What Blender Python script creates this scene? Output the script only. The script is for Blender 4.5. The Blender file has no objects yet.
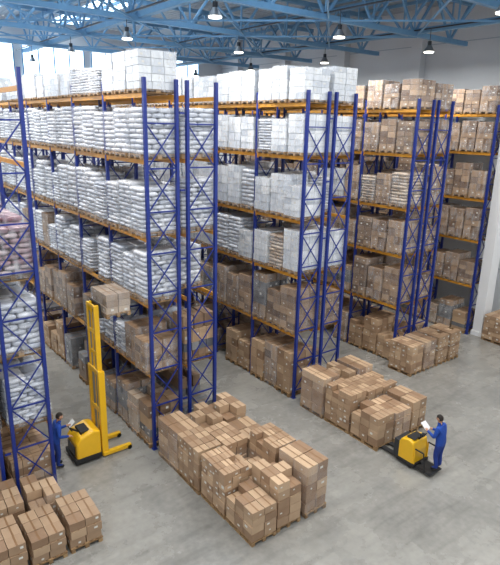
import bpy, math, random
from mathutils import Vector, Matrix, Euler
R=random.Random(7)
scene=bpy.context.scene
try:
    scene.view_settings.view_transform='Standard'
    scene.view_settings.look='None'
except Exception as e: print(e)

def S(r,g,b):
    def f(c):
        c/=255.0
        return c/12.92 if c<=0.04045 else ((c+0.055)/1.055)**2.4
    return (f(r),f(g),f(b),1)

# ---------------------------------------------------------------- materials
def mat(name,col,rough=0.6,metal=0.0,col2=None,nscale=4.0,bump=0.0,bscale=20.0,coat=0.0,tint=False,rand=0.0,emit=0.0,stretch=None):
    m=bpy.data.materials.new(name); m.use_nodes=True
    nt=m.node_tree; n=nt.nodes; L=nt.links
    b=n['Principled BSDF']
    b.inputs['Roughness'].default_value=rough
    b.inputs['Metallic'].default_value=metal
    b.inputs['Coat Weight'].default_value=coat
    b.inputs['Coat Roughness'].default_value=0.25
    tc=n.new('ShaderNodeTexCoord')
    vec=tc.outputs['Object']
    if stretch:
        mp=n.new('ShaderNodeMapping'); mp.inputs['Scale'].default_value=stretch
        L.new(vec,mp.inputs['Vector']); vec=mp.outputs['Vector']
    if col2 is None: col2=tuple(c*0.85 for c in col[:3])+(1,)
    nz=n.new('ShaderNodeTexNoise'); nz.inputs['Scale'].default_value=nscale; nz.inputs['Detail'].default_value=4
    L.new(vec,nz.inputs['Vector'])
    mx=n.new('ShaderNodeMix'); mx.data_type='RGBA'
    mx.inputs[6].default_value=col; mx.inputs[7].default_value=col2
    fac=nz.outputs['Fac']
    if tint:
        at=n.new('ShaderNodeAttribute'); at.attribute_name='tint'
        ma=n.new('ShaderNodeMath'); ma.operation='MULTIPLY_ADD'; ma.inputs[1].default_value=0.5
        L.new(fac,ma.inputs[0])
        mm=n.new('ShaderNodeMath'); mm.operation='MULTIPLY_ADD'; mm.inputs[1].default_value=0.95; mm.inputs[2].default_value=-0.2
        L.new(at.outputs['Fac'],mm.inputs[0]); L.new(mm.outputs[0],ma.inputs[2]); fac=ma.outputs[0]
    L.new(fac,mx.inputs[0])
    out=mx.outputs[2]
    if rand>0:
        oi=n.new('ShaderNodeObjectInfo')
        mr=n.new('ShaderNodeMapRange'); mr.inputs['To Min'].default_value=1-rand; mr.inputs['To Max'].default_value=1+rand*0.4
        L.new(oi.outputs['Random'],mr.inputs['Value'])
        hs=n.new('ShaderNodeHueSaturation'); L.new(out,hs.inputs['Color']); L.new(mr.outputs[0],hs.inputs['Value'])
        out=hs.outputs['Color']
    L.new(out,b.inputs['Base Color'])
    if bump>0:
        n2=n.new('ShaderNodeTexNoise'); n2.inputs['Scale'].default_value=bscale; n2.inputs['Detail'].default_value=3
        L.new(vec,n2.inputs['Vector'])
        bp=n.new('ShaderNodeBump'); bp.inputs['Strength'].default_value=bump; bp.inputs['Distance'].default_value=0.05
        L.new(n2.outputs['Fac'],bp.inputs['Height']); L.new(bp.outputs['Normal'],b.inputs['Normal'])
    if emit>0:
        b.inputs['Emission Color'].default_value=col; b.inputs['Emission Strength'].default_value=emit
    return m

M={}
M['blue']=mat('rack_blue_paint',S(24,46,128),0.45)
M['orange']=mat('beam_orange_paint',S(230,166,56),0.4,col2=S(200,136,50),nscale=3,coat=.2)
M['wood']=mat('pallet_wood',S(170,138,98),0.8,col2=S(120,92,62),nscale=8,tint=True)
M['card']=mat('cardboard',S(200,170,138),0.6,col2=S(146,116,90),nscale=3,tint=True,rand=0.16,coat=0.1,bump=0.05)
M['cardwrap']=mat('film_wrapped_cardboard',S(184,155,126),0.4,col2=S(112,86,66),nscale=5,tint=True,rand=0.25,coat=0.3,bump=0.25,bscale=9)
M['grey']=mat('grey_carton',S(150,150,152),0.5,col2=S(90,92,98),nscale=5,tint=True,rand=0.25,coat=0.3,bump=0.25,bscale=9)
M['bag']=mat('white_sack',S(228,231,237),0.4,col2=S(172,179,192),nscale=6,tint=True,rand=0.12,coat=0.3,bump=0.35,bscale=14)
M['bagtan']=mat('kraft_sack',S(206,188,168),0.45,col2=S(150,130,112),nscale=6,tint=True,rand=0.1,coat=0.3,bump=0.3,bscale=14)
M['print']=mat('printed_sack',S(216,206,208),0.4,col2=S(140,96,110),nscale=9,tint=True,rand=0.15,coat=0.3,bump=0.3,bscale=14)
M['white']=mat('white_film_carton',S(232,235,238),0.35,col2=S(188,195,205),nscale=4,tint=True,rand=0.1,coat=0.5,bump=0.3,bscale=8,stretch=(1,1,0.4))
M['tape']=mat('packing_tape',S(140,106,74),0.35)
M['label']=mat('paper_label',S(226,224,216),0.6)
M['yellow']=mat('yellow_paint',S(240,186,24),0.35,coat=0.3)
M['black']=mat('black_rubber',S(28,28,30),0.6)
M['dark']=mat('dark_grey_metal',S(62,64,68),0.4,metal=0.5)
M['steel']=mat('brushed_steel',S(160,162,165),0.35,metal=0.8)
M['truss']=mat('truss_blue_paint',S(124,170,204),0.5,col2=S(100,148,188))
M['skin']=mat('skin',S(205,155,125),0.5)
M['hair']=mat('dark_hair',S(38,28,22),0.7,bump=0.4,bscale=60)
M['jacket']=mat('blue_workwear',S(28,78,172),0.8,col2=S(20,56,138),nscale=6,bump=0.3,bscale=12)
M['trouser']=mat('navy_trousers',S(24,58,142),0.8,col2=S(18,42,110),nscale=6,bump=0.3,bscale=12)
M['paper']=mat('paper',S(245,245,242),0.7)
M['lamp']=mat('lamp_glow',S(255,250,235),0.5,emit=9.0)
M['sky']=mat('skylight_panel',S(215,235,250),0.5,emit=3.4)
M['lip']=mat('lips',S(160,90,80),0.5)
def film_mat(name,hi):
    m=bpy.data.materials.new(name); m.use_nodes=True; n=m.node_tree.nodes; L=m.node_tree.links
    b=n['Principled BSDF']; b.inputs['Base Color'].default_value=(.82,.84,.88,1); b.inputs['Roughness'].default_value=.22
    b.inputs['Specular IOR Level'].default_value=.8
    tr=n.new('ShaderNodeBsdfTransparent'); mx=n.new('ShaderNodeMixShader'); tc=n.new('ShaderNodeTexCoord')
    mp=n.new('ShaderNodeMapping'); mp.inputs['Scale'].default_value=(4,4,1.3); L.new(tc.outputs['Object'],mp.inputs['Vector'])
    nz=n.new('ShaderNodeTexNoise'); nz.inputs['Scale'].default_value=1.6; nz.inputs['Detail'].default_value=4; L.new(mp.outputs[0],nz.inputs['Vector'])
    mr=n.new('ShaderNodeMapRange'); mr.inputs['From Min'].default_value=.4; mr.inputs['From Max'].default_value=.75; mr.inputs['To Min'].default_value=.05; mr.inputs['To Max'].default_value=hi
    L.new(nz.outputs['Fac'],mr.inputs['Value']); L.new(mr.outputs[0],mx.inputs[0])
    bp=n.new('ShaderNodeBump'); bp.inputs['Strength'].default_value=.8; bp.inputs['Distance'].default_value=.05; L.new(nz.outputs['Fac'],bp.inputs['Height']); L.new(bp.outputs[0],b.inputs['Normal'])
    L.new(tr.outputs[0],mx.inputs[1]); L.new(b.outputs[0],mx.inputs[2]); L.new(mx.outputs[0],n['Material Output'].inputs['Surface'])
    return m
M['film']=film_mat('stretch_film',.42); M['film2']=film_mat('thin_stretch_film',.22)

# ---------------------------------------------------------------- mesh builder
BOXF=[(0,3,2,1),(4,5,6,7),(0,1,5,4),(1,2,6,5),(2,3,7,6),(3,0,4,7)]
class MB:
    def __init__(s): s.v=[];s.f=[];s.m=[];s.t=[];s.s=[];s.names=[]
    def mi(s,k):
        if k not in s.names: s.names.append(k)
        return s.names.index(k)
    def add(s,vs,fs,k,tint=0.5,smooth=False):
        o=len(s.v); s.v.extend([tuple(p) for p in vs]); i=s.mi(k)
        for f in fs:
            s.f.append(tuple(o+a for a in f)); s.m.append(i); s.t.append(tint); s.s.append(smooth)
    def box(s,cx,cy,cz,sx,sy,sz,k,rz=0,tint=0.5):
        c,d=math.cos(rz),math.sin(rz); vs=[]
        for z in (-1,1):
            for x,y in ((-1,-1),(1,-1),(1,1),(-1,1)):
                X=x*sx/2;Y=y*sy/2
                vs.append((cx+X*c-Y*d,cy+X*d+Y*c,cz+z*sz/2))
        s.add(vs,BOXF,k,tint)
    def bar(s,p,q,w,h,k,tint=0.5):
        p=Vector(p);q=Vector(q);d=(q-p).normalized()
        up=Vector((0,0,1)) if abs(d.z)<0.95 else Vector((0,1,0))
        a=d.cross(up).normalized()*w/2; b=a.cross(d).normalized()*h/2
        vs=[p-a-b,p+a-b,p+a+b,p-a+b,q-a-b,q+a-b,q+a+b,q-a+b]
        s.add(vs,BOXF,k,tint)
    def cyl(s,p,q,r,k,n=14,r2=None,smooth=True):
        p=Vector(p);q=Vector(q);d=(q-p).normalized()
        up=Vector((0,0,1)) if abs(d.z)<0.95 else Vector((0,1,0))
        a=d.cross(up).normalized(); b=a.cross(d).normalized()
        if r2 is None:r2=r
        vs=[p+(a*math.cos(t)+b*math.sin(t))*r for t in [2*math.pi*i/n for i in range(n)]]
        vs+=[q+(a*math.cos(t)+b*math.sin(t))*r2 for t in [2*math.pi*i/n for i in range(n)]]
        s.add(vs,[(i,(i+1)%n,n+(i+1)%n,n+i) for i in range(n)],k,0.5,smooth)
        s.add(vs,[tuple(range(n))[::-1],tuple(range(n,2*n))],k,0.5,False)
    def prism(s,prof,x0,x1,k):
        n=len(prof)
        vs=[(x0,y,z) for y,z in prof]+[(x1,y,z) for y,z in prof]
        s.add(vs,[(i,(i+1)%n,n+(i+1)%n,n+i) for i in range(n)]+[tuple(range(n))[::-1],tuple(range(n,2*n))],k)
    def mesh(s,name):
        me=bpy.data.meshes.new(name); me.from_pydata(s.v,[],s.f)
        for k in s.names: me.materials.append(M[k])
        me.polygons.foreach_set('material_index',s.m)
        me.polygons.foreach_set('use_smooth',s.s)
        a=me.attributes.new('tint','FLOAT','FACE'); a.data.foreach_set('value',s.t)
        me.update()
        return me
    def obj(s,name,parent=None,bevel=0,loc=None):
        o=bpy.data.objects.new(name,s.mesh(name)); scene.collection.objects.link(o)
        if parent: o.parent=parent
        if loc: o.location=loc
        if bevel:
            b=o.modifiers.new('Bevel','BEVEL'); b.width=bevel; b.segments=2; b.limit_method='ANGLE'
        return o
def empty(name,loc,rz=0,parent=None):
    o=bpy.data.objects.new(name,None); scene.collection.objects.link(o); o.location=loc; o.rotation_euler=(0,0,rz)
    o.empty_display_size=0.2
    if parent:o.parent=parent
    return o
def inst(me,name,loc,rz=0,sc=(1,1,1),parent=None):
    o=bpy.data.objects.new(name,me); scene.collection.objects.link(o)
    o.location=loc;o.rotation_euler=(0,0,rz);o.scale=sc
    if parent:o.parent=parent
    return o

# ---------------------------------------------------------------- pallet + loads (1.2 in x, 0.8 in y)
def pallet(mb):
    for y in (-0.35,0,0.35):
        mb.box(0,y,0.011,1.2,0.1,0.022,'wood',tint=R.random())
        for x in (-0.53,0,0.53): mb.box(x,y,0.061,0.14,0.1,0.078,'wood',tint=R.random())
    for x in (-0.53,0,0.53): mb.box(x,0,0.111,0.14,0.8,0.022,'wood',tint=R.random())
    for y in (-0.35,-0.175,0,0.175,0.35): mb.box(0,y,0.133,1.2,0.12,0.022,'wood',tint=R.random())
PH=0.145
def film(mb,h,k='film'):
    n=40; m=9; vs=[]
    for j in range(m+1):
        for i in range(n):
            a=2*math.pi*i/n
            sp=lambda c:math.copysign(abs(c)**.22,c)
            d=.62+R.uniform(-.006,.008); e=.428+R.uniform(-.006,.008)
            vs.append((d*sp(math.cos(a)),e*sp(math.sin(a)),.06+(h-.04)*j/m+(R.uniform(-.03,.03) if j==m else 0)))
    fs=[(j*n+i,j*n+(i+1)%n,(j+1)*n+(i+1)%n,(j+1)*n+i) for j in range(m) for i in range(n)]
    mb.add(vs,fs,k,.5,True)
def carton(mb,x,y,z,sx,sy,sz,k,rz=0,out=(),top=True):
    t=R.random()
    mb.box(x,y,z+sz/2,sx,sy,sz,k,rz,t)
    c,d=math.cos(rz),math.sin(rz)
    def T(px,py,pz): return (x+px*c-py*d,y+px*d+py*c,z+pz)
    if top:
        e=0.002
        mb.add([T(-sx/2,-0.022,sz+e),T(sx/2,-0.022,sz+e),T(sx/2,0.022,sz+e),T(-sx/2,0.022,sz+e)],[(0,1,2,3)],'tape')
    for o in out:
        e=0.003
        if R.random()<0.45: continue
        w=R.uniform(.05,.11);h=w*R.uniform(.5,.9);u=R.uniform(-0.1,0.1);zz=sz*R.uniform(.35,.65)
        if o=='-y': q=[T(u-w/2,-sy/2-e,zz-h/2),T(u+w/2,-sy/2-e,zz-h/2),T(u+w/2,-sy/2-e,zz+h/2),T(u-w/2,-sy/2-e,zz+h/2)]
        elif o=='+y': q=[T(u+w/2,sy/2+e,zz-h/2),T(u-w/2,sy/2+e,zz-h/2),T(u-w/2,sy/2+e,zz+h/2),T(u+w/2,sy/2+e,zz+h/2)]
        elif o=='-x': q=[T(-sx/2-e,u+w/2,zz-h/2),T(-sx/2-e,u-w/2,zz-h/2),T(-sx/2-e,u-w/2,zz+h/2),T(-sx/2-e,u+w/2,zz+h/2)]
        else: q=[T(sx/2+e,u-w/2,zz-h/2),T(sx/2+e,u+w/2,zz-h/2),T(sx/2+e,u+w/2,zz+h/2),T(sx/2+e,u-w/2,zz+h/2)]
        mb.add(q,[(0,1,2,3)],'label')
def carton_load(name,k,nx,ny,nz,lh,topmiss=0.0,wrap=None,j=.008):
    mb=MB(); pallet(mb)
    sx=1.18/nx; sy=0.80/ny
    for iz in range(nz):
        ox=R.uniform(-.012,.012); oy=R.uniform(-.012,.012)
        for ix in range(nx):
            for iy in range(ny):
                last=iz==nz-1
                if last and topmiss and R.random()<topmiss: continue
                out=[]
                if ix==0: out.append('-x')
                if ix==nx-1: out.append('+x')
                if iy==0: out.append('-y')
                if iy==ny-1: out.append('+y')
                carton(mb,-0.59+sx*(ix+.5)+ox+R.uniform(-j,j),-0.4+sy*(iy+.5)+oy+R.uniform(-j,j),PH+iz*lh,
                       sx*0.955,sy*0.955,lh*0.955,k,R.uniform(-.015,.015),out,top=iz>=nz-2)
    if wrap: film(mb,PH+nz*lh,wrap)
    return mb.mesh(name)
def sack(mb,x,y,z,sx,sy,sz,k):
    n=12; e=0.42; t=R.random(); vs=[]
    def sp(c,e): return math.copysign(abs(c)**e,c)
    rz=R.uniform(-.05,.05)
    for j,ph in enumerate((-1.1,-0.55,0.0,0.55,1.1)):
        cr=math.cos(ph)**0.45; zz=math.sin(ph)
        for i in range(n):
            a=2*math.pi*(i+.5)/n
            px=sx/2*cr*sp(math.cos(a),e)*R.uniform(.95,1.04); py=sy/2*cr*sp(math.sin(a),e)*R.uniform(.95,1.04)
            vs.append((x+px-py*rz,y+py+px*rz,z+sz/2+sz/2*sp(zz,.8)*1.1*R.uniform(.88,1.05)))
    fs=[]
    for j in range(4):
        for i in range(n): fs.append((j*n+i,j*n+(i+1)%n,(j+1)*n+(i+1)%n,(j+1)*n+i))
    fs.append(tuple(range(n))[::-1]); fs.append(tuple(range(4*n,5*n)))
    mb.add(vs,fs,k,t,True)
def sack_load(name,k,nl,lh):
    mb=MB(); pallet(mb)
    for l in range(nl):
        jx=R.uniform(-.02,.02); jy=R.uniform(-.015,.015)
        if l%2==0:
            for ix in (-1,1):
                for iy in (-1,1): sack(mb,ix*.29+jx,iy*.2+jy,PH+l*lh,.59,.42,lh,k)
        else:
            for ix in (-1,0,1): sack(mb,ix*.39+jx,jy,PH+l*lh,.40,.83,lh,k)
    film(mb,PH+nl*lh)
    return mb.mesh(name)
def mixed_load(name,ks,hmax=1.35,wrap=.6):
    mb=MB(); pallet(mb); z=PH
    while z<hmax:
        h=R.uniform(.2,.42); nx=R.choice([2,3,4]); ny=R.choice([1,2]); k=R.choice(ks)
        sx=1.16/nx; sy=.78/ny
        for ix in range(nx):
            for iy in range(ny):
                if z>hmax-.45 and R.random()<.25: continue
                carton(mb,-0.58+sx*(ix+.5)+R.uniform(-.02,.02),-0.39+sy*(iy+.5)+R.uniform(-.01,.01),z,sx*.93,sy*.93,h*.96,k,R.uniform(-.04,.04),('-x','-y','+x','+y'))
        z+=h
    if R.random()<wrap: film(mb,z)
    return mb.mesh(name)
LOAD={'bag':[sack_load('white_sack_load',"bag",n,h) for n,h in ((10,.135),(9,.15),(11,.122))],
 'tan':[sack_load('kraft_sack_load',"bagtan",n,h) for n,h in ((10,.135),(9,.14))],
 'print':[sack_load('printed_sack_load',"print",n,h) for n,h in ((10,.135),(9,.14))],
 'white':[carton_load('white_carton_load','white',nx,2,nz,h,0,'film',.003) for nx,nz,h in ((3,5,.27),(4,4,.34),(2,6,.23))],
 'brown':[carton_load('wrapped_carton_load','cardwrap',nx,ny,nz,h,tm,w) for nx,ny,nz,h,tm,w in ((3,2,5,.27,0,'film'),(3,2,6,.23,.2,'film2'),(4,2,5,.26,0,'film2'),(2,2,4,.34,0,'film'))],
 'card':[carton_load('carton_load','card',nx,ny,nz,h,tm) for nx,ny,nz,h,tm in ((3,2,5,.27,0),(3,2,6,.225,.2),(4,2,4,.3,.0))],
 'grey':[carton_load('grey_carton_load','grey',2,2,4,.33,0.2,'film'),mixed_load('mixed_load',['grey','cardwrap','white'])],
 'mixed':[mixed_load('mixed_load',['cardwrap','card','grey']),mixed_load('mixed_load',['cardwrap','card','bagtan']),mixed_load('mixed_load',['cardwrap','grey','white'])]}

# ---------------------------------------------------------------- racks
LV=[0,2.65,4.98,7.05,9.3,11.1]; TOP=11.5; BAY=2.75; D=1.1; Y0=14.15
def rack_unit(mb,x0,nb,levels,top):
    for i in range(nb+1):
        y=Y0+i*BAY
        for x in (x0+.05,x0+D-.05):
            mb.box(x,y,top/2,.09,.11,top,'blue')
            mb.box(x,y,.01,.16,.18,.02,'blue')
        z=.3; st=1.25
        while z+st<top+.05:
            mb.bar((x0+.07,y,z),(x0+D-.07,y,z),.04,.04,'blue')
            mb.bar((x0+.07,y-.015,z),(x0+D-.07,y-.015,z+st),.032,.032,'blue')
            mb.bar((x0+D-.07,y+.02,z),(x0+.07,y+.02,z+st),.032,.032,'blue')
            z+=st
        mb.bar((x0+.07,y,z),(x0+D-.07,y,z),.04,.04,'blue')
    for lz in levels:
        if lz<=0: continue
        for i in range(nb):
            ya=Y0+i*BAY+.05; yb=ya+BAY-.1
            for x in (x0+.05,x0+D-.05):
                mb.box(x,(ya+yb)/2,lz-.065,.05,yb-ya,.12,'orange')
                mb.box(x,ya+.01,lz-.08,.07,.03,.2,'orange'); mb.box(x,yb-.01,lz-.08,.07,.03,.2,'orange')
def pick(w):
    ks=list(w); return R.choices(ks,[w[k] for k in ks])[0]
def fill(parent,x0,nb,levels,heights,weights,p=0.94,maxbay=99,skip=None):
    for li,lz in enumerate(levels):
        for i in range(min(nb,maxbay)):
            kb=pick(weights[li])
            for s in range(3):
                if R.random()>p: continue
                if skip and skip(li,i,s): continue
                k=kb if R.random()<.7 else pick(weights[li])
                me=R.choice(LOAD[k]); lo,hi=heights[li]; h=R.uniform(lo,hi)/1.5
                y=Y0+i*BAY+.065+.4375+s*.875*(BAY-.13)/2.625
                inst(me,'pallet_load',(x0+D/2+R.uniform(-.07,.03),y+R.uniform(-.015,.015),lz+.003),R.choice([0,math.pi])+R.uniform(-.02,.02),(1,1.0,h),parent)
H=[(1.0,1.9),(1.05,1.85),(1.1,1.72),(1.2,1.78),(1.25,1.5),(0.75,1.05)]
def row(x0,nb,weights,double=True,levels=LV,heights=H,backbays=3,p=.94,top=TOP,maxf=99,skip=None,topback=True):
    mb=MB(); rack_unit(mb,x0,nb,levels,top)
    if double:
        rack_unit(mb,x0+1.35,nb,levels,top)
        for z in (1.5,4,6.3,8.4,10.6):
            for i in range(nb+1): mb.box(x0+1.225,Y0+i*BAY,z,.16,.05,.05,'blue')
    o=mb.obj('pallet_rack')
    fill(o,x0,nb,levels,heights,weights,p,maxf,skip)
    if double and backbays:
        fill(o,x0+1.35,nb,levels[:-1],heights[:-1],weights[:-1],p,backbays)
        if topback: fill(o,x0+1.35,nb,levels[-1:],heights[-1:],weights[-1:],.9)
    return o
lv0=[0,2.1,4.2,6.3,9.3,11.1]; h0=[(1,1.4),(1.5,1.7),(1.4,1.7),(1.4,1.7)]
w0=[{'card':1},{'bag':1},{'bag':1,'white':.3},{'print':1,'tan':.4},{'bag':1},{'bag':1}]
o=row(1.45,3,w0,levels=lv0,heights=h0+[(1,1),(1,1)],skip=lambda l,i,s:l>=4,backbays=0)
fill(o,1.45+1.35,3,lv0[:4],h0,w0[:4],1.0)
w1=[{'mixed':1.2,'card':.6,'grey':1},{'brown':1,'mixed':1.2,'bag':.5,'grey':.7},{'bag':1.3,'brown':.3,'grey':.2},{'bag':1,'white':.15},{'bag':1,'white':.2},{'white':1,'brown':.35,'bag':.6}]
def sk1(l,i,s): return (l==5 and i==0) or (l==2 and i==1 and s==1) or (l==1 and i==2 and s==0) or (l==0 and i==1 and s==2) or (l==2 and i==0)
o=row(7.05,9,w1,skip=sk1,topback=False)
for s in range(3):
    inst(LOAD['white'][s%2],'pallet_load',(7.6,Y0+.5+s*.875,11.103),0,(1,1,1.12/1.5),o)
    inst(LOAD['bag'][s%3],'pallet_load',(7.58,Y0+.5+s*.875,4.983),0,(1,1,(1.6,1.35,1.5)[s]/1.5),o)
for i in range(1,9):
    for s in range(3):
        if R.random()<.7: inst(R.choice(LOAD[R.choice(['white','brown','bag'])]),'pallet_load',(8.95,Y0+i*BAY+.5+s*.875,11.103),0,(1,1,R.uniform(.5,.7)),o)
w2=[{'card':1,'brown':1,'mixed':1},{'brown':1,'mixed':.6,'white':.3},{'white':1,'tan':.5,'bag':.4},{'white':1,'bag':.6},{'white':1,'bag':1},{'white':1}]
hw=list(H); hw[5]=(1.1,1.25)
row(13.15,8,w2,maxf=6,heights=hw)
w3=[{'card':1,'brown':1,'mixed':1},{'brown':1,'tan':.3,'white':.2,'mixed':.5},{'brown':1.2,'tan':.4},{'brown':1,'tan':.3,'white':.15},{'brown':1},{'brown':1}]
hb=list(H); hb[5]=(1.0,1.3)
row(19.25,7,w3,maxf=5,heights=hb)
w4=[{'card':1,'brown':1,'mixed':1},{'brown':1,'mixed':.5},{'brown':1},{'brown':1,'tan':.2},{'brown':1},{'brown':1}]
row(25.35,7,w4,double=False,maxf=6,heights=hb)

# ---------------------------------------------------------------- floor stacks
FA=[carton_load('carton_stack','card',*s) for s in ((3,2,6,.235,0,'film2'),(3,2,5,.27,.2),(4,2,6,.225,0),(2,2,5,.27,0,'film2'),(4,3,7,.195,.1))]+[mixed_load('carton_stack',['card'],1.3,0)]
FB=[carton_load('carton_stack','card',*s) for s in ((3,2,4,.235,.15),(3,2,4,.25,0,'film2'),(2,2,3,.32,.1))]
FC=[carton_load('carton_stack','card',*s) for s in ((3,2,3,.24,.0),(3,2,3,.25,.25,'film2'))]
def put(x,y,h):
    if h<0.95: me=R.choice(FC); base=.87
    elif h<1.25: me=R.choice(FB); base=1.1
    else: me=R.choice(FA); base=1.53
    inst(me,'carton_pallet',(x,y,0.002),math.pi/2+R.uniform(-.035,.035)+R.choice([0,math.pi]),(1,1,h/base))
cols=[7.45,8.35,9.25]; rows=[9.42,10.68,11.94,13.2]
hh=[[1.02,1.5,1.62],[1.42,.9,1.55],[1.45,1.3,1.15],[1.4,1.45,1.55]]
for j,y in enumerate(rows):
    for i,x in enumerate(cols): put(x+R.uniform(-.03,.03),y+R.uniform(-.03,.03),hh[j][i])
cols=[13.4,14.3,15.2]; rows=[10.38,11.65,12.92]
hh=[[1.2,1.05,1.2],[1.5,1.4,1.3],[1.6,1.5,1.55]]
for j,y in enumerate(rows):
    for i,x in enumerate(cols): put(x+R.uniform(-.03,.03),y+R.uniform(-.03,.03),hh[j][i])
for x in (19.0,19.95,20.9,21.85): put(x,13.25,1.4)
for x in (25.75,26.65): put(x,12.7,1.4)
for x,y,h in ((3.72,11.85,.85),(2.8,11.85,.8),(1.9,11.85,.9),(3.2,13.15,.9),(2.25,13.2,1.0)): put(x,y,h)

# ---------------------------------------------------------------- room shell
def floor_mat():
    m=bpy.data.materials.new('concrete_floor'); m.use_nodes=True; n=m.node_tree.nodes; L=m.node_tree.links
    b=n['Principled BSDF']; tc=n.new('ShaderNodeTexCoord')
    a=n.new('ShaderNodeTexNoise'); a.inputs['Scale'].default_value=.35; a.inputs['Detail'].default_value=8; a.inputs['Roughness'].default_value=.65
    L.new(tc.outputs['Object'],a.inputs['Vector'])
    r=n.new('ShaderNodeValToRGB'); r.color_ramp.elements[0].position=.3; r.color_ramp.elements[0].color=S(138,136,131)
    r.color_ramp.elements[1].position=.7; r.color_ramp.elements[1].color=S(178,175,168)
    L.new(a.outputs['Fac'],r.inputs['Fac'])
    w=n.new('ShaderNodeTexNoise'); w.inputs['Scale'].default_value=6; w.inputs['Detail'].default_value=6
    L.new(tc.outputs['Object'],w.inputs['Vector'])
    mx=n.new('ShaderNodeMix'); mx.data_type='RGBA'; mx.blend_type='MULTIPLY'; mx.inputs[0].default_value=.4
    L.new(r.outputs['Color'],mx.inputs[6]); L.new(w.outputs['Fac'],mx.inputs[7])
    mp=n.new('ShaderNodeMapping'); mp.inputs['Scale'].default_value=(.25,2.2,1); mp.inputs['Rotation'].default_value=(0,0,.12); L.new(tc.outputs['Object'],mp.inputs['Vector'])
    st=n.new('ShaderNodeTexNoise'); st.inputs['Scale'].default_value=1.4; st.inputs['Detail'].default_value=5; L.new(mp.outputs[0],st.inputs['Vector'])
    sr=n.new('ShaderNodeMapRange'); sr.inputs['From Min'].default_value=.3; sr.inputs['From Max'].default_value=.5; sr.inputs['To Min'].default_value=.8; sr.inputs['To Max'].default_value=1
    L.new(st.outputs['Fac'],sr.inputs['Value'])
    m2=n.new('ShaderNodeMix'); m2.data_type='RGBA'; m2.blend_type='MULTIPLY'; m2.inputs[0].default_value=1
    L.new(mx.outputs[2],m2.inputs[6]); L.new(sr.outputs[0],m2.inputs[7])
    L.new(m2.outputs[2],b.inputs['Base Color'])
    rr=n.new('ShaderNodeMapRange'); rr.inputs['To Min'].default_value=.12; rr.inputs['To Max'].default_value=.42
    L.new(a.outputs['Fac'],rr.inputs['Value']); L.new(rr.outputs[0],b.inputs['Roughness'])
    return m
M['floor']=floor_mat()
M['wall']=mat('white_wall_panel',S(222,226,230),0.7,nscale=.6)
M['column']=mat('white_painted_column',S(240,241,242),0.6,nscale=.6)
M['deck']=mat('corrugated_deck',S(172,184,196),0.5,nscale=.5)
X0,X1,YA,YB,ZR=-8,28.6,-4,42,17.0
mb=MB(); mb.box((X0+X1)/2,(YA+YB)/2,-.1,X1-X0,YB-YA,.2,'floor'); mb.obj('floor')
mb=MB(); mb.box(X1+.1,(YA+YB)/2,ZR/2,.2,YB-YA,ZR,'wall')
for y in (3,9,15.2,21.2,27.2,33.2,39.2): mb.box(X1-.25,y,ZR/2,.5,.7,ZR,'wall')
for z in (3,6,9,12,15): mb.box(X1-.01,(YA+YB)/2,z,.02,YB-YA,.04,'deck')
mb.obj('wall_right')
mb=MB()
mb.box(25.98,13.73,7.35,.72,.5,14.7,'column'); mb.box(25.98,13.73,.12,.84,.6,.24,'column'); mb.box(25.98,13.73,14.6,.9,.64,.12,'column')
mb.obj('structural_column')
mb=MB(); mb.box((X0+X1)/2,YB+.1,ZR/2,X1-X0,.2,ZR,'wall')
mb.obj('wall_back')
mb=MB()
for i in range(7):
    xa=-6+i*5; mb.box(xa,YB-.03,14.2,4.4,.06,2.2,'sky')
    for k in range(5): mb.box(xa-2.2+k*1.1,YB-.08,14.2,.08,.08,2.2,'truss')
mb.obj('window_1')
mb=MB(); x=X0; pr=[]
while x<X1:
    for dx,dz in ((0,0),(.12,0),(.17,.09),(.29,.09),(.34,0)): pr.append((x+dx,ZR+dz))
    x+=.35
vs=[];fs=[]
for px,pz in pr: vs.append((px,YA,pz)); vs.append((px,YB,pz))
for i in range(len(pr)-1): fs.append((2*i,2*i+1,2*i+3,2*i+2))
mb.add(vs,fs,'deck'); mb.obj('ceiling')
mb=MB()
for x in (-3.2,2.8,8.8,14.6):
    for y in (3,9,15,21,27,33,39):
        mb.box(x,y,ZR-.02,1.9,5.0,.03,'sky')
        for k in range(5): mb.box(x,y-2.5+k*1.25,ZR-.05,1.9,.06,.05,'truss')
mb.obj('skylight_panels')

# trusses
def truss(p,q,zb,zt,panel,name,w=.16):
    mb=MB(); p=Vector(p);q=Vector(q); L=(q-p).length; d=(q-p)/L; n=int(round(L/panel))
    P=lambda t,z: (p.x+d.x*t,p.y+d.y*t,z)
    mb.bar(P(0,zb),P(L,zb),w,w,'truss'); mb.bar(P(0,zt),P(L,zt),w,w,'truss')
    for i in range(n):
        a=L*i/n;b=L*(i+1)/n;c=(a+b)/2
        mb.bar(P(a,zt),P(c,zb),.1,.1,'truss'); mb.bar(P(c,zb),P(b,zt),.1,.1,'truss')
        mb.bar(P(c,zb),P(c,zt),.07,.07,'truss')
    return mb.obj(name)
for y in (0,6,12,18,24,30,36): truss((X0,y,0),(X1-.55,y,0),14.75,16.7,3.0,'roof_truss',.22)
for x in (-0.5,11.9,23.8): truss((x,YA,0),(x,YB-.3,0),14.9,16.6,3.0,'longitudinal_truss',.24)
mb=MB()
x=X0+1.5
while x<X1-.6: mb.box(x,(YA+YB)/2-.2,16.88,.1,YB-YA-.5,.16,'truss'); x+=3
for y in (0,6,12,18,24,30):
    for x in (-.5,5.5,11.6,17.7):
        mb.bar((x,y,14.72),(x+6.1,y+6,14.72),.07,.07,'truss'); mb.bar((x+6.1,y,14.64),(x,y+6,14.64),.07,.07,'truss')
mb.obj('roof_purlins')

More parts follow.
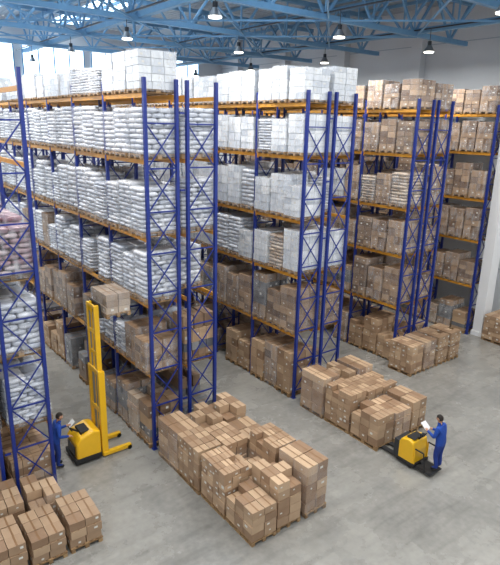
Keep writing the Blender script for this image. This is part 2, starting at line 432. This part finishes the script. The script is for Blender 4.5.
# lamps on conduit rails
lm=MB()
lm.cyl((0,0,.35),(0,0,.92),.015,'dark',6)
lm.cyl((0,0,.18),(0,0,.38),.09,'dark',12)
lm.cyl((0,0,-.08),(0,0,.2),.26,'steel',18,r2=.1)
lm.cyl((0,0,-.12),(0,0,-.085),.22,'lamp',18)
lme=lm.mesh('high_bay_lamp')
rail=MB()
for x in (-1,5.2,11.3,17.4,23.5):
    rail.box(x,YB/2-2,14.89,.06,YB-YA-1,.06,'dark')
rail=rail.obj('lamp_rail')
for x in (-1,5.2,11.3,17.4,23.5):
    for y in (3,10,17,24,31,38):
        o=inst(lme,'high_bay_lamp',(x,y,13.95),parent=rail)
        ld=bpy.data.lights.new('lamp_light','AREA'); ld.shape='DISK'; ld.size=.5; ld.energy=300; ld.color=(1,.96,.9)
        lo=bpy.data.objects.new('lamp_light',ld); scene.collection.objects.link(lo); lo.parent=o; lo.location=(0,0,-.14)

# ---------------------------------------------------------------- people
def skin_mesh(verts,edges,radii,roots,sub=2):
    me=bpy.data.meshes.new('tmp'); me.from_pydata(verts,edges,[]); ob=bpy.data.objects.new('tmp',me); scene.collection.objects.link(ob)
    ob.modifiers.new('Skin','SKIN')
    sv=me.skin_vertices[0].data
    for i,r in enumerate(radii):
        sv[i].radius=r if isinstance(r,tuple) else (r,r); sv[i].use_root=i in roots
    s=ob.modifiers.new('Sub','SUBSURF'); s.levels=sub; s.render_levels=sub
    bpy.context.view_layer.update()
    dg=bpy.context.evaluated_depsgraph_get()
    m2=bpy.data.meshes.new_from_object(ob.evaluated_get(dg),depsgraph=dg)
    v=[tuple(p.co) for p in m2.vertices]; f=[tuple(p.vertices) for p in m2.polygons]
    bpy.data.objects.remove(ob)
    return v,f
def worker(loc,rz,handL,handR,lean=0.06,sc=1.0):
    root=empty('warehouse_worker',loc,rz)
    vs=[];ed=[];rd=[]
    def V(p,r,par=None):
        vs.append(p);rd.append(r)
        if par is not None: ed.append((par,len(vs)-1))
        return len(vs)-1
    pel=V((0,-.02,.96),(.175,.14)); sp=V((0,0,1.13),(.165,.13),pel); ch=V((0,lean*.6,1.33),(.19,.14),sp)
    nb=V((0,lean,1.475),(.08,.075),ch); nk=V((0,lean+.02,1.56),.052,nb)
    elb={}
    for s,h in ((-1,handL),(1,handR)):
        hv=Vector(h); sh=V((s*.19,lean*.7,1.41),.08,ch)
        shp=Vector(vs[sh]); mid=(shp+hv)/2; dist=(hv-shp).length
        off=math.sqrt(max(.0,.29**2-(dist/2)**2))
        bend=Vector((s*.35,-.35,-1)); ax=(hv-shp).normalized(); bend=(bend-ax*bend.dot(ax)).normalized()
        el=V(tuple(mid+bend*off),.06,sh); wr=V(tuple(hv),.036,el)
        dirv=(hv-Vector(vs[el])).normalized()
        pl=V(tuple(hv+dirv*.06),(.036,.026),wr); V(tuple(hv+dirv*.095),(.03,.018),pl); elb[s]=dirv
        hp=V((s*.095,-.02,.88),.115,pel); kn=V((s*.105,.02 if s>0 else .05,.5),.083,hp); an=V((s*.11,-.03,.12),.06,kn)
        V((s*.125,.16,.05),(.05,.048),an)
    v,f=skin_mesh(vs,ed,rd,{0})
    mb=MB()
    groups={'jacket':[],'trouser':[],'skin':[],'black':[]}
    wrs=[Vector(handL),Vector(handR)]
    for face in f:
        c=sum((Vector(v[i]) for i in face),Vector())/len(face)
        k='jacket'
        if any((c-w).dot(elb[s])>-.005 and (c-w).length<.16 for w,s in zip(wrs,(-1,1))): k='skin'
        elif c.z>1.515 and abs(c.x)<.1: k='skin'
        elif c.z<.115: k='black'
        elif c.z<.88 and abs(c.x)<.26 and c.y<.2: k='trouser'
        groups[k].append(face)
    mb.v=list(v)
    for k,fl_ in groups.items():
        i=mb.mi(k)
        for face in fl_: mb.f.append(face);mb.m.append(i);mb.t.append(.5);mb.s.append(True)
    mb.obj('body',root)
    for s,h in ((-1,Vector(handL)),(1,Vector(handR))):
        d=elb[s]; side=d.cross(Vector((0,0,1))).normalized(); up=side.cross(d).normalized()
        fv=[];fe=[];fr=[];roots=set()
        for i,ln in enumerate((.066,.075,.07,.055)):
            o=h+d*.085+side*(-.03+.02*i)
            roots.add(len(fv)); b=len(fv)
            fv+= [tuple(o),tuple(o+d*ln*.45+up*.004),tuple(o+d*ln*.8-up*.018),tuple(o+d*ln*.85-up*.042)]
            fr+=[.0095,.009,.008,.007]; fe+=[(b,b+1),(b+1,b+2),(b+2,b+3)]
        b=len(fv); roots.add(b); o=h+d*.035-side*s*.028
        fv+=[tuple(o),tuple(o-side*s*.025+d*.03+up*.01),tuple(o-side*s*.02+d*.06+up*.012)]; fr+=[.012,.0105,.008]; fe+=[(b,b+1),(b+1,b+2)]
        v2,f2=skin_mesh(fv,fe,fr,roots,1)
        m3=MB(); m3.add(v2,f2,'skin',.5,True); m3.obj('hand_fingers',root)
    hc=Vector((0,lean+.045,1.665)); m4=MB(); nu,nv=28,20; hv=[]
    for j in range(nv+1):
        ph=-math.pi/2+math.pi*j/nv
        for i in range(nu):
            a=2*math.pi*i/nu; x=math.cos(ph)*math.sin(a); y=math.cos(ph)*math.cos(a); z=math.sin(ph)
            sx,sy,sz=.076,.096,.118
            if z<0: sx*=1-.28*(-z); 
            X=x*sx;Y=y*sy;Z=z*sz
            if y>0.4 and z<-.2: Y+=.012*(y)
            g=math.exp(-((X/.012)**2))*math.exp(-(((Z+.018)/.022)**2))
            if y>0: Y+=.026*g
            for ex in (-.03,.03):
                g=math.exp(-(((X-ex)/.014)**2)-((Z-.008)/.012)**2)
                if y>0: Y-=.010*g
            g=math.exp(-((X/.024)**2)-((Z+.058)/.007)**2)
            if y>0: Y+=.005*g
            hv.append((X,Y,Z))
    tilt=Matrix.Rotation(-.3,3,'X')
    hv=[tuple(hc+tilt@Vector(p)) for p in hv]
    fs=[(j*nu+i,j*nu+(i+1)%nu,(j+1)*nu+(i+1)%nu,(j+1)*nu+i) for j in range(nv) for i in range(nu)]
    m4.add(hv,[f[::-1] for f in fs],'skin',.5,True)
    def ell(c,r,k,cut=None,n=16,m=10):
        vv=[];ff=[]
        for j in range(m+1):
            ph=-math.pi/2+math.pi*j/m
            for i in range(n):
                a=2*math.pi*i/n
                vv.append(Vector((c[0]+r[0]*math.cos(ph)*math.sin(a),c[1]+r[1]*math.cos(ph)*math.cos(a),c[2]+r[2]*math.sin(ph))))
        for j in range(m):
            for i in range(n):
                q=(j*n+i,(j+1)*n+i,(j+1)*n+(i+1)%n,j*n+(i+1)%n)
                if cut and cut(sum((vv[t] for t in q),Vector())/4): continue
                ff.append(q)
        m4.add([tuple(hc+tilt@p) for p in vv],ff,k,.5,True)
    ell((0,-.006,.012),(.083,.102,.116),'hair',cut=lambda p:(p.z<.045 and p.y>.0) or p.z<-.05 or (p.y>.06 and p.z<.07),n=28,m=20)
    for sx in (-1,1):
        ell((sx*.076,-.002,-.005),(.009,.02,.032),'skin')
        ell((sx*.03,.083,.008),(.012,.008,.008),'label'); ell((sx*.03,.089,.008),(.005,.004,.005),'black')
        ell((sx*.03,.09,.03),(.016,.006,.004),'hair')
    ell((0,.092,-.058),(.024,.007,.006),'lip')
    m4.obj('head',root)
    m5=MB(); n=16
    for k in range(n):
        a0=2*math.pi*k/n;a1=2*math.pi*(k+1)/n
        m5.add([(.085*math.cos(a0),lean+.01+.08*math.sin(a0),1.47),(.085*math.cos(a1),lean+.01+.08*math.sin(a1),1.47),(.066*math.cos(a1),lean+.02+.064*math.sin(a1),1.545),(.066*math.cos(a0),lean+.02+.064*math.sin(a0),1.545)],[(0,1,2,3)],'jacket',.5,True)
    m5.obj('collar',root)
    root.scale=(sc,sc,sc)
    return root
w=worker((13.62,7.92,.145),0.15,(-.13,.36,1.20),(.14,.34,1.16),sc=1.04)
mb=MB(); mb.add([(-.14,.4,1.18),(.12,.4,1.16),(.12,.6,1.34),(-.14,.6,1.36)],[(0,1,2,3)],'paper'); mb.add([(-.13,.41,1.186),(.13,.39,1.166),(.13,.59,1.346),(-.13,.61,1.366)],[(0,1,2,3)],'paper'); mb.obj('paper_sheets',w)
w=worker((4.22,15.0,.0),-math.pi/2-.1,(-.13,.36,1.22),(.2,.32,1.05),lean=.1,sc=1.03)
mb=MB(); mb.add([(-.22,.4,1.2),(.0,.42,1.2),(.0,.58,1.36),(-.22,.56,1.36)],[(0,1,2,3)],'paper'); mb.obj('paper_sheets',w)

# ---------------------------------------------------------------- rider pallet truck (forks +Y)
t=empty('electric_pallet_truck',(13.5,8.75,0),0)
mb=MB(); mb.prism([(-.28,.1),(.3,.1),(.3,.76),(.22,.9),(-.05,.96),(-.22,.9),(-.28,.62)],-.37,.37,'yellow'); mb.obj('motor_cowl',t,.04)
mb=MB(); mb.box(0,.40,.44,.68,.2,.64,'dark'); mb.box(0,-.02,.965,.5,.3,.03,'black'); mb.box(0,0,.16,.78,.66,.12,'black'); mb.obj('battery_and_skirt',t,.015)
mb=MB()
for s in (-1,1):
    mb.box(s*.19,1.0,.085,.16,1.1,.05,'dark'); mb.prism([(1.5,.06),(1.62,.07),(1.62,.09),(1.5,.11)],s*.19-.08,s*.19+.08,'dark')
    mb.cyl((s*.19-.06,1.4,.045),(s*.19+.06,1.4,.045),.043,'black')
mb.obj('forks',t)
mb=MB(); mb.box(0,-.58,.115,.62,.62,.03,'dark'); mb.box(0,-.58,.135,.56,.54,.012,'black')
for s in (-1,1):
    mb.cyl((s*.31-.03,-.15,.09),(s*.31+.03,-.15,.09),.09,'black'); 
    mb.bar((s*.34,-.3,.12),(s*.34,-.3,.75),.035,.035,'yellow'); mb.bar((s*.34,-.3,.75),(s*.34,-.6,.75),.035,.035,'black'); mb.bar((s*.34,-.6,.75),(s*.34,-.7,.12),.03,.03,'black')
mb.cyl((-.06,-.3,.11),(.06,-.3,.11),.11,'black')
mb.obj('rider_platform',t)
mb=MB(); mb.cyl((0,-.1,.85),(0,-.3,1.12),.03,'black'); mb.cyl((-.16,-.3,1.12),(.16,-.3,1.12),.02,'black'); mb.box(0,-.28,1.12,.14,.1,.08,'dark')
for s in (-1,1): mb.cyl((s*.16,-.3,1.12),(s*.12,-.2,1.02),.018,'black')
mb.obj('tiller',t)

# ---------------------------------------------------------------- stacker forklift (forks +Y local, turned to +X)
t=empty('stacker_forklift',(5.08,15.1,0),-math.pi/2)
mb=MB(); mb.prism([(-.36,.12),(.42,.12),(.42,1.0),(.2,1.05),(-.22,.9),(-.36,.72)],-.45,.45,'yellow'); mb.obj('body_cowl',t,.05)
mb=MB(); mb.box(0,0,.16,.96,.84,.16,'black'); mb.box(0,.0,.98,.5,.3,.1,'black'); mb.box(0,-.38,.45,.6,.03,.3,'dark')
mb.cyl((0,-.15,.95),(0,-.38,1.12),.03,'black'); mb.cyl((-.18,-.38,1.12),(.18,-.38,1.12),.02,'black')
for s in (-1,1): mb.cyl((s*.3-.05,-.2,.1),(s*.3+.05,-.2,.1),.1,'black')
mb.obj('controls_and_chassis',t,.01)
mb=MB()
for s in (-1,1):
    mb.box(s*.37,.56,1.5,.13,.2,2.9,'yellow'); mb.box(s*.27,.56,2.9,.11,.15,4.3,'yellow')
    mb.box(s*.42,.95,.12,.14,.95,.12,'yellow'); mb.cyl((s*.42-.07,1.36,.075),(s*.42+.07,1.36,.075),.075,'black')
    mb.cyl((s*.14,.52,.2),(s*.14,.52,2.9),.035,'steel'); mb.cyl((s*.14,.52,2.9),(s*.14,.52,4.8),.02,'steel')
for z in (.25,1.6,2.9): mb.box(0,.5,z,.84,.06,.16,'yellow')
for z in (3.5,4.2,5.0): mb.box(0,.52,z,.6,.05,.12,'yellow')
mb.obj('mast',t,.008)
mb=MB(); mb.box(0,.66,4.75,.7,.05,.12,'dark'); mb.box(0,.66,5.05,.7,.05,.1,'dark')
for s in (-1,1):
    mb.box(s*.3,.66,4.9,.06,.05,.4,'dark'); mb.box(s*.2,.70,4.8,.12,.05,.35,'dark'); mb.box(s*.2,1.15,4.64,.12,.9,.04,'dark')
mb.obj('fork_carriage',t)
inst(carton_load('light_carton_load','bagtan',3,2,3,.2,.0,'film2'),'raised_pallet_load',(0,1.16,4.665),0,(.95,.95,1),t)

# ---------------------------------------------------------------- world + camera
wd=bpy.data.worlds.new('World'); scene.world=wd; wd.use_nodes=True
bg=wd.node_tree.nodes['Background']; bg.inputs['Color'].default_value=(.9,.95,1,1); bg.inputs['Strength'].default_value=.72
cam=bpy.data.cameras.new('Camera'); co=bpy.data.objects.new('Camera',cam); scene.collection.objects.link(co); scene.camera=co
cam.sensor_fit='HORIZONTAL'; cam.sensor_width=36; cam.lens=540/500*36; cam.clip_end=300
hd=math.radians(37.6); pt=math.radians(16.2); rl=.024
fw=Vector((math.sin(hd)*math.cos(pt),math.cos(hd)*math.cos(pt),-math.sin(pt)))
rt=Vector((math.cos(hd),-math.sin(hd),0)); up=rt.cross(fw)
r2=rt*math.cos(rl)+up*math.sin(rl); u2=up*math.cos(rl)-rt*math.sin(rl)
co.matrix_world=Matrix(((r2.x,u2.x,-fw.x,0),(r2.y,u2.y,-fw.y,0),(r2.z,u2.z,-fw.z,10.3),(0,0,0,1)))
